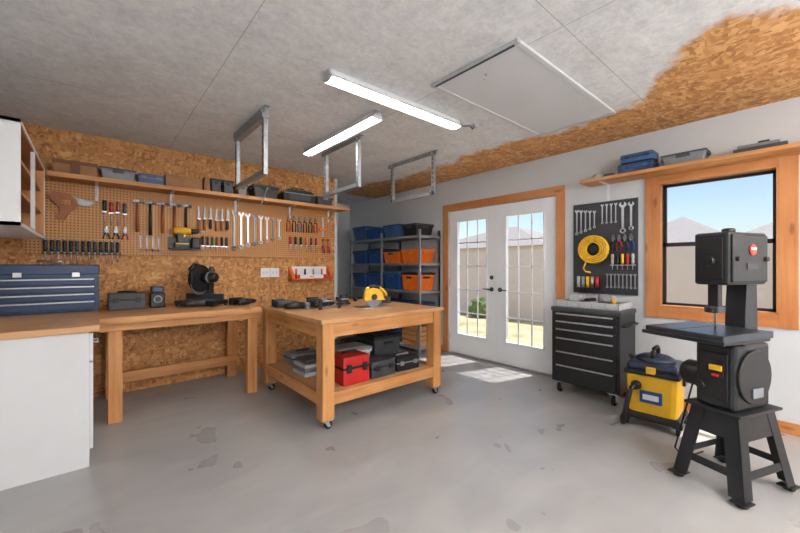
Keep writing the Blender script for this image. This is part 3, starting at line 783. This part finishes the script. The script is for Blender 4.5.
for i in range(1, 5): b.box(-hx+i*.112-.003, -hx+i*.112+.003, -hy, hy, .01, .05, 'gray')
for i in range(5): b.cb((-hx+.056+i*.112, -.02, .035), (.08, .2, .045), ('gray', 'black', 'lgray', 'dgray', 'gray')[i], .008)
b.box(-.2, -.1, -.06, .06, .055, .11, 'lgray', .008).box(-.05, .0, -.08, .08, .055, .085, 'black', .006)
b.cyl((.06, .02, .055), (.06, .02, .13), .025, 'gray', .02).cyl((.16, .05, .055), (.16, .05, .115), .02, 'lgray').cyl((.2, -.05, .055), (.2, -.05, .1), .018, 'yellow')
b.done('parts_tray', (3.64, 1.42, .831), -pi/2)

# ------------------------------------------------------------------ band saw
b = B()
T = [(-.16, -.11), (.16, -.11), (.16, .11), (-.16, .11)]; F = [(-.225, -.17), (.225, -.17), (.225, .17), (-.225, .17)]
zt2 = .43; zf = .03
def leg(i):
    sx_, sy_ = (1 if T[i][0] > 0 else -1), (1 if T[i][1] > 0 else -1)
    for wx, wy in ((.07, .006), (.006, .07)):
        def q(px, py, z_, k=1): return [(px, py, z_), (px-sx_*wx*k, py, z_), (px-sx_*wx*k, py-sy_*wy*k, z_), (px, py-sy_*wy*k, z_)]
        b.loft(q(F[i][0], F[i][1], zf), q(T[i][0], T[i][1], zt2), 'blackm')
    b.cb((F[i][0]-sx_*.03+sx_*.012, F[i][1]-sy_*.02, .022), (.085, .07, .008), 'blackm', .002)
    b.lathe([(.022, 0), (.026, .004), (.02, .018)], 'rubber', (F[i][0]-sx_*.015, F[i][1]-sy_*.02, 0))
for i in range(4): leg(i)
def panel(i, j, za, zb, off=.004):
    def L(k, z_): f = (z_-zf)/(zt2-zf); return (F[k][0]+(T[k][0]-F[k][0])*f, F[k][1]+(T[k][1]-F[k][1])*f, z_)
    a, c, d, e = Vector(L(i, za)), Vector(L(j, za)), Vector(L(j, zb)), Vector(L(i, zb))
    sh = [(p-Vector((p.x, p.y, 0)).normalized()*off) for p in (a, c, d, e)]
    sh2 = [(p-Vector((p.x, p.y, 0)).normalized()*(off+.006)) for p in (a, c, d, e)]
    b.loft(sh, sh2, 'blackm')
for i, j in ((0, 1), (1, 2), (2, 3), (3, 0)):
    panel(i, j, .30, .43); panel(i, j, .12, .16)
b.box(-.19, .19, -.135, .135, .43, .445, 'blackm', .004)
b.box(-.165, .15, -.10, .09, .445, .80, 'blackm', .02)
b.lathe([(.14, 0), (.145, -.006), (.14, -.014)], 'black', (-.01, -.10, .625), 'y', 32)
b.box(-.172, -.165, -.07, .06, .50, .75, 'black', .003)
b.box(-.18, -.17, -.055, .015, .62, .70, 'black', .003).box(-.188, -.178, -.05, .01, .655, .685, 'yellow', .003)
b.cb((-.185, -.02, .63), (.012, .03, .016), 'red', .003)
b.cb((.0, -.117, .54), (.09, .004, .05), 'gray')
b.cyl((-.165, .05, .56), (-.2, .05, .56), .02, 'black')
b.lathe([(.065, 0), (.075, .01), (.075, .15), (.06, .17)], 'black', (.03, .09, .56), 'y', 24)
b.box(-.14, .02, -.06, .06, .79, .85, 'dgray', .01)
b.box(-.43, -.02, -.19, .19, .85, .885, 'iron', .005)
b.box(-.42, -.03, -.18, .18, .835, .851, 'blackm')
b.box(-.43, -.1, .03, .034, .884, .886, 'black')
b.box(-.445, -.43, -.2, .2, .84, .86, 'blackm', .003)
b.lathe([(.012, 0), (.02, .01), (.02, .03)], 'black', (-.06, -.09, .81), 'y')
b.prism([(.03, .78), (.15, .78), (.14, 1.14), (.05, 1.14), (.035, .98)], -.045, .05, 'blackm')
b.box(-.20, .14, -.09, .075, 1.12, 1.405, 'blackm', .014)
b.box(-.185, .125, -.102, -.088, 1.135, 1.39, 'black', .008)
b.box(-.206, -.198, -.065, .05, 1.15, 1.375, 'black', .003)
b.lathe([(.030, 0), (.030, -.005)], 'red', (-.02, -.102, 1.31), 'y', 24)
b.cb((-.02, -.109, 1.316), (.044, .002, .012), 'whitep').cb((-.02, -.109, 1.298), (.03, .002, .009), 'orange')
b.cb((-.02, -.104, 1.22), (.10, .004, .03), 'dgray')
for q in (-.15, .10): b.cyl((q, -.10, 1.26), (q, -.115, 1.26), .012, 'black')
b.cyl((-.21, -.01, 1.25), (-.235, -.01, 1.25), .03, 'black', .026, 18)
b.lathe([(.02, 0), (.03, .006), (.03, .025), (.02, .03)], 'black', (-.03, 0, 1.405), 'z', 16)
b.box(-.16, -.12, -.02, .03, 1.0, 1.13, 'black', .004).cyl((-.12, .02, .96), (-.12, .02, 1.12), .009, 'steel')
b.box(-.175, -.11, -.03, .04, .965, 1.0, 'dgray', .005)
b.box(-.141, -.139, -.002, .010, .80, 1.0, 'steel')
b.cyl((-.17, 0, .98), (-.2, 0, .98), .013, 'black')
b.tube([(.0, .2, .5), (-.05, .22, .3), (-.1, .24, .1), (.0, .25, .012), (.2, .26, .012)], .005, 'rubber')
b.done('band_saw', (2.755, .33, 0), math.radians(-20.5))

# ------------------------------------------------------------------ shop vacuum
b = B()
b.box(-.17, .17, -.17, .17, .07, .42, 'yellow', .04, None, .9)
b.box(-.18, .18, -.18, .18, .055, .11, 'blackm', .02)
b.box(-.178, .178, -.178, .178, .395, .43, 'blackm', .012)
b.box(-.165, .165, -.165, .165, .42, .49, 'vacblue', .03)
b.lathe([(.13, .48), (.125, .51), (.09, .53), (.05, .535)], 'vacblue', (0, 0, 0), 'z', 32)
b.tube([(-.09, 0, .5), (-.09, 0, .57), (-.06, 0, .585), (.06, 0, .585), (.09, 0, .57), (.09, 0, .5)], .016, 'black')
b.cb((-.17, 0, .44), (.03, .06, .05), 'yellow', .006); b.cb((-.172, 0, .24), (.012, .14, .09), 'blue', .003); b.cb((-.179, 0, .24), (.003, .1, .04), 'whitep')
for s_ in (-1, 1): b.cb((0, s_*.178, .38), (.05, .02, .1), 'blackm', .005)
for x in (-.15, .15):
    for y in (-.16, .16):
        b.cb((x, y, .065), (.06, .06, .03), 'blackm', .008); b.lathe([(.02, -.012), (.03, -.01), (.03, .01), (.02, .012)], 'rubber', (x, y, .031), 'y', 18)
b.lathe([(.03, 0), (.035, -.02), (.03, -.05)], 'black', (-.165, .09, .32), 'x')
pts = [(-.2, .09, .32), (-.25, .11, .3), (-.27, .13, .2), (-.26, .15, .08), (-.22, .17, .024), (-.1, .20, .022), (.02, .205, .022), (.12, .205, .06), (.18, .20, .2), (.16, .19, .38), (.08, .17, .47), (-.02, .16, .5)]
def cr(p, n=6):
    o = []; p = [Vector(q) for q in p]
    for i in range(len(p)-1):
        a, b_, c, d = p[max(i-1, 0)], p[i], p[i+1], p[min(i+2, len(p)-1)]
        for k in range(n):
            t = k/n; o.append(.5*((2*b_)+(-a+c)*t+(2*a-5*b_+4*c-d)*t*t+(-a+3*b_-3*c+d)*t**3))
    return o+[p[-1]]
b.tube(cr(pts), .018, 'black', 10)
b.done('shop_vacuum', (3.34, .84, 0), math.radians(4))
b = B(); b.tube(cr([(XB-.02, .56, .5), (XB-.05, .55, .3), (XB-.05, .54, .12), (XB-.12, .52, .012), (3.6, .50, .012)]), .005, 'rubber')
b.cb((XB-.008, .56, .5), (.012, .07, .11), 'whitep', .002); b.cb((XB-.02, .56, .49), (.02, .03, .03), 'rubber', .003); b.done('wall_outlet')

# ------------------------------------------------------------------ outside
B().box(XB+.16, 60, -40, 50, -.2, -.06, 'yard').done('yard_ground')
B().box(8.0, 8.2, -30, 40, -.06, 1.62, 'stucco').done('garden_wall')
def house(x, y, w, d, h, rh):
    b = B(); b.box(-d/2, d/2, -w/2, w/2, 0, h, 'stucco'); e = .4
    base = [(-d/2-e, -w/2-e, h), (d/2+e, -w/2-e, h), (d/2+e, w/2+e, h), (-d/2-e, w/2+e, h)]
    k = min(w, d)/2
    top = [(-.05, -w/2+k, h+rh), (.05, -w/2+k, h+rh), (.05, w/2-k, h+rh), (-.05, w/2-k, h+rh)]
    b.loft(base, top, 'roof'); b.done('neighbor_house', (x, y, -.06))
house(20, 4.0, 4.2, 5, 2.0, 1.5); house(18, -.4, 4.5, 5, 2.0, 1.45); house(22, 14, 9, 8, 2.4, 1.6); house(24, 25, 9, 8, 2.4, 1.6)
for x, y, r in ((7.5, 5.6, .3), (7.5, 8.5, .4), (7.5, 3.0, .22)):
    bm = bmesh.new(); bmesh.ops.create_icosphere(bm, subdivisions=3, radius=r)
    for v in bm.verts: v.co *= 1+random.uniform(-.22, .22)
    for v in bm.verts: v.co.z = max(v.co.z, -r*.6)
    me = bpy.data.meshes.new('shrub'); bm.to_mesh(me); bm.free(); me.materials.append(M['leaf'])
    o = bpy.data.objects.new('shrub', me); o.location = (x, y, r*.6-.06); S.collection.objects.link(o)

# ------------------------------------------------------------------ light
w = bpy.data.worlds.new('sky'); S.world = w; w.use_nodes = True; nt = w.node_tree
bg = nt.nodes['Background']; sk = nt.nodes.new('ShaderNodeTexSky'); sk.sky_type = 'NISHITA'
sk.sun_disc = False; sk.sun_elevation = math.radians(55); sk.sun_rotation = math.radians(200); sk.air_density = 1.0; sk.dust_density = 1.6
nt.links.new(sk.outputs[0], bg.inputs[0]); bg.inputs[1].default_value = .155
sun = bpy.data.lights.new('sun', 'SUN'); sun.energy = 5; sun.angle = .025; sun.color = (1, .96, .9)
so = bpy.data.objects.new('sun', sun); S.collection.objects.link(so)
e = math.radians(67); az = math.radians(-15)
so.rotation_euler = Vector((-math.cos(e)*math.cos(az), -math.cos(e)*math.sin(az), -math.sin(e))).to_track_quat('-Z', 'Y').to_euler()
so.location = (6, 2, 5)

cam = bpy.data.cameras.new('camera'); co = bpy.data.objects.new('camera', cam); S.collection.objects.link(co)
cam.lens = 16.2; cam.sensor_width = 36; cam.clip_start = .02
co.location = (0, 0, 1.22); co.rotation_euler = (pi/2, 0, -math.radians(40.5)); S.camera = co
S.view_settings.view_transform = 'Standard'
S.view_settings.exposure = .52
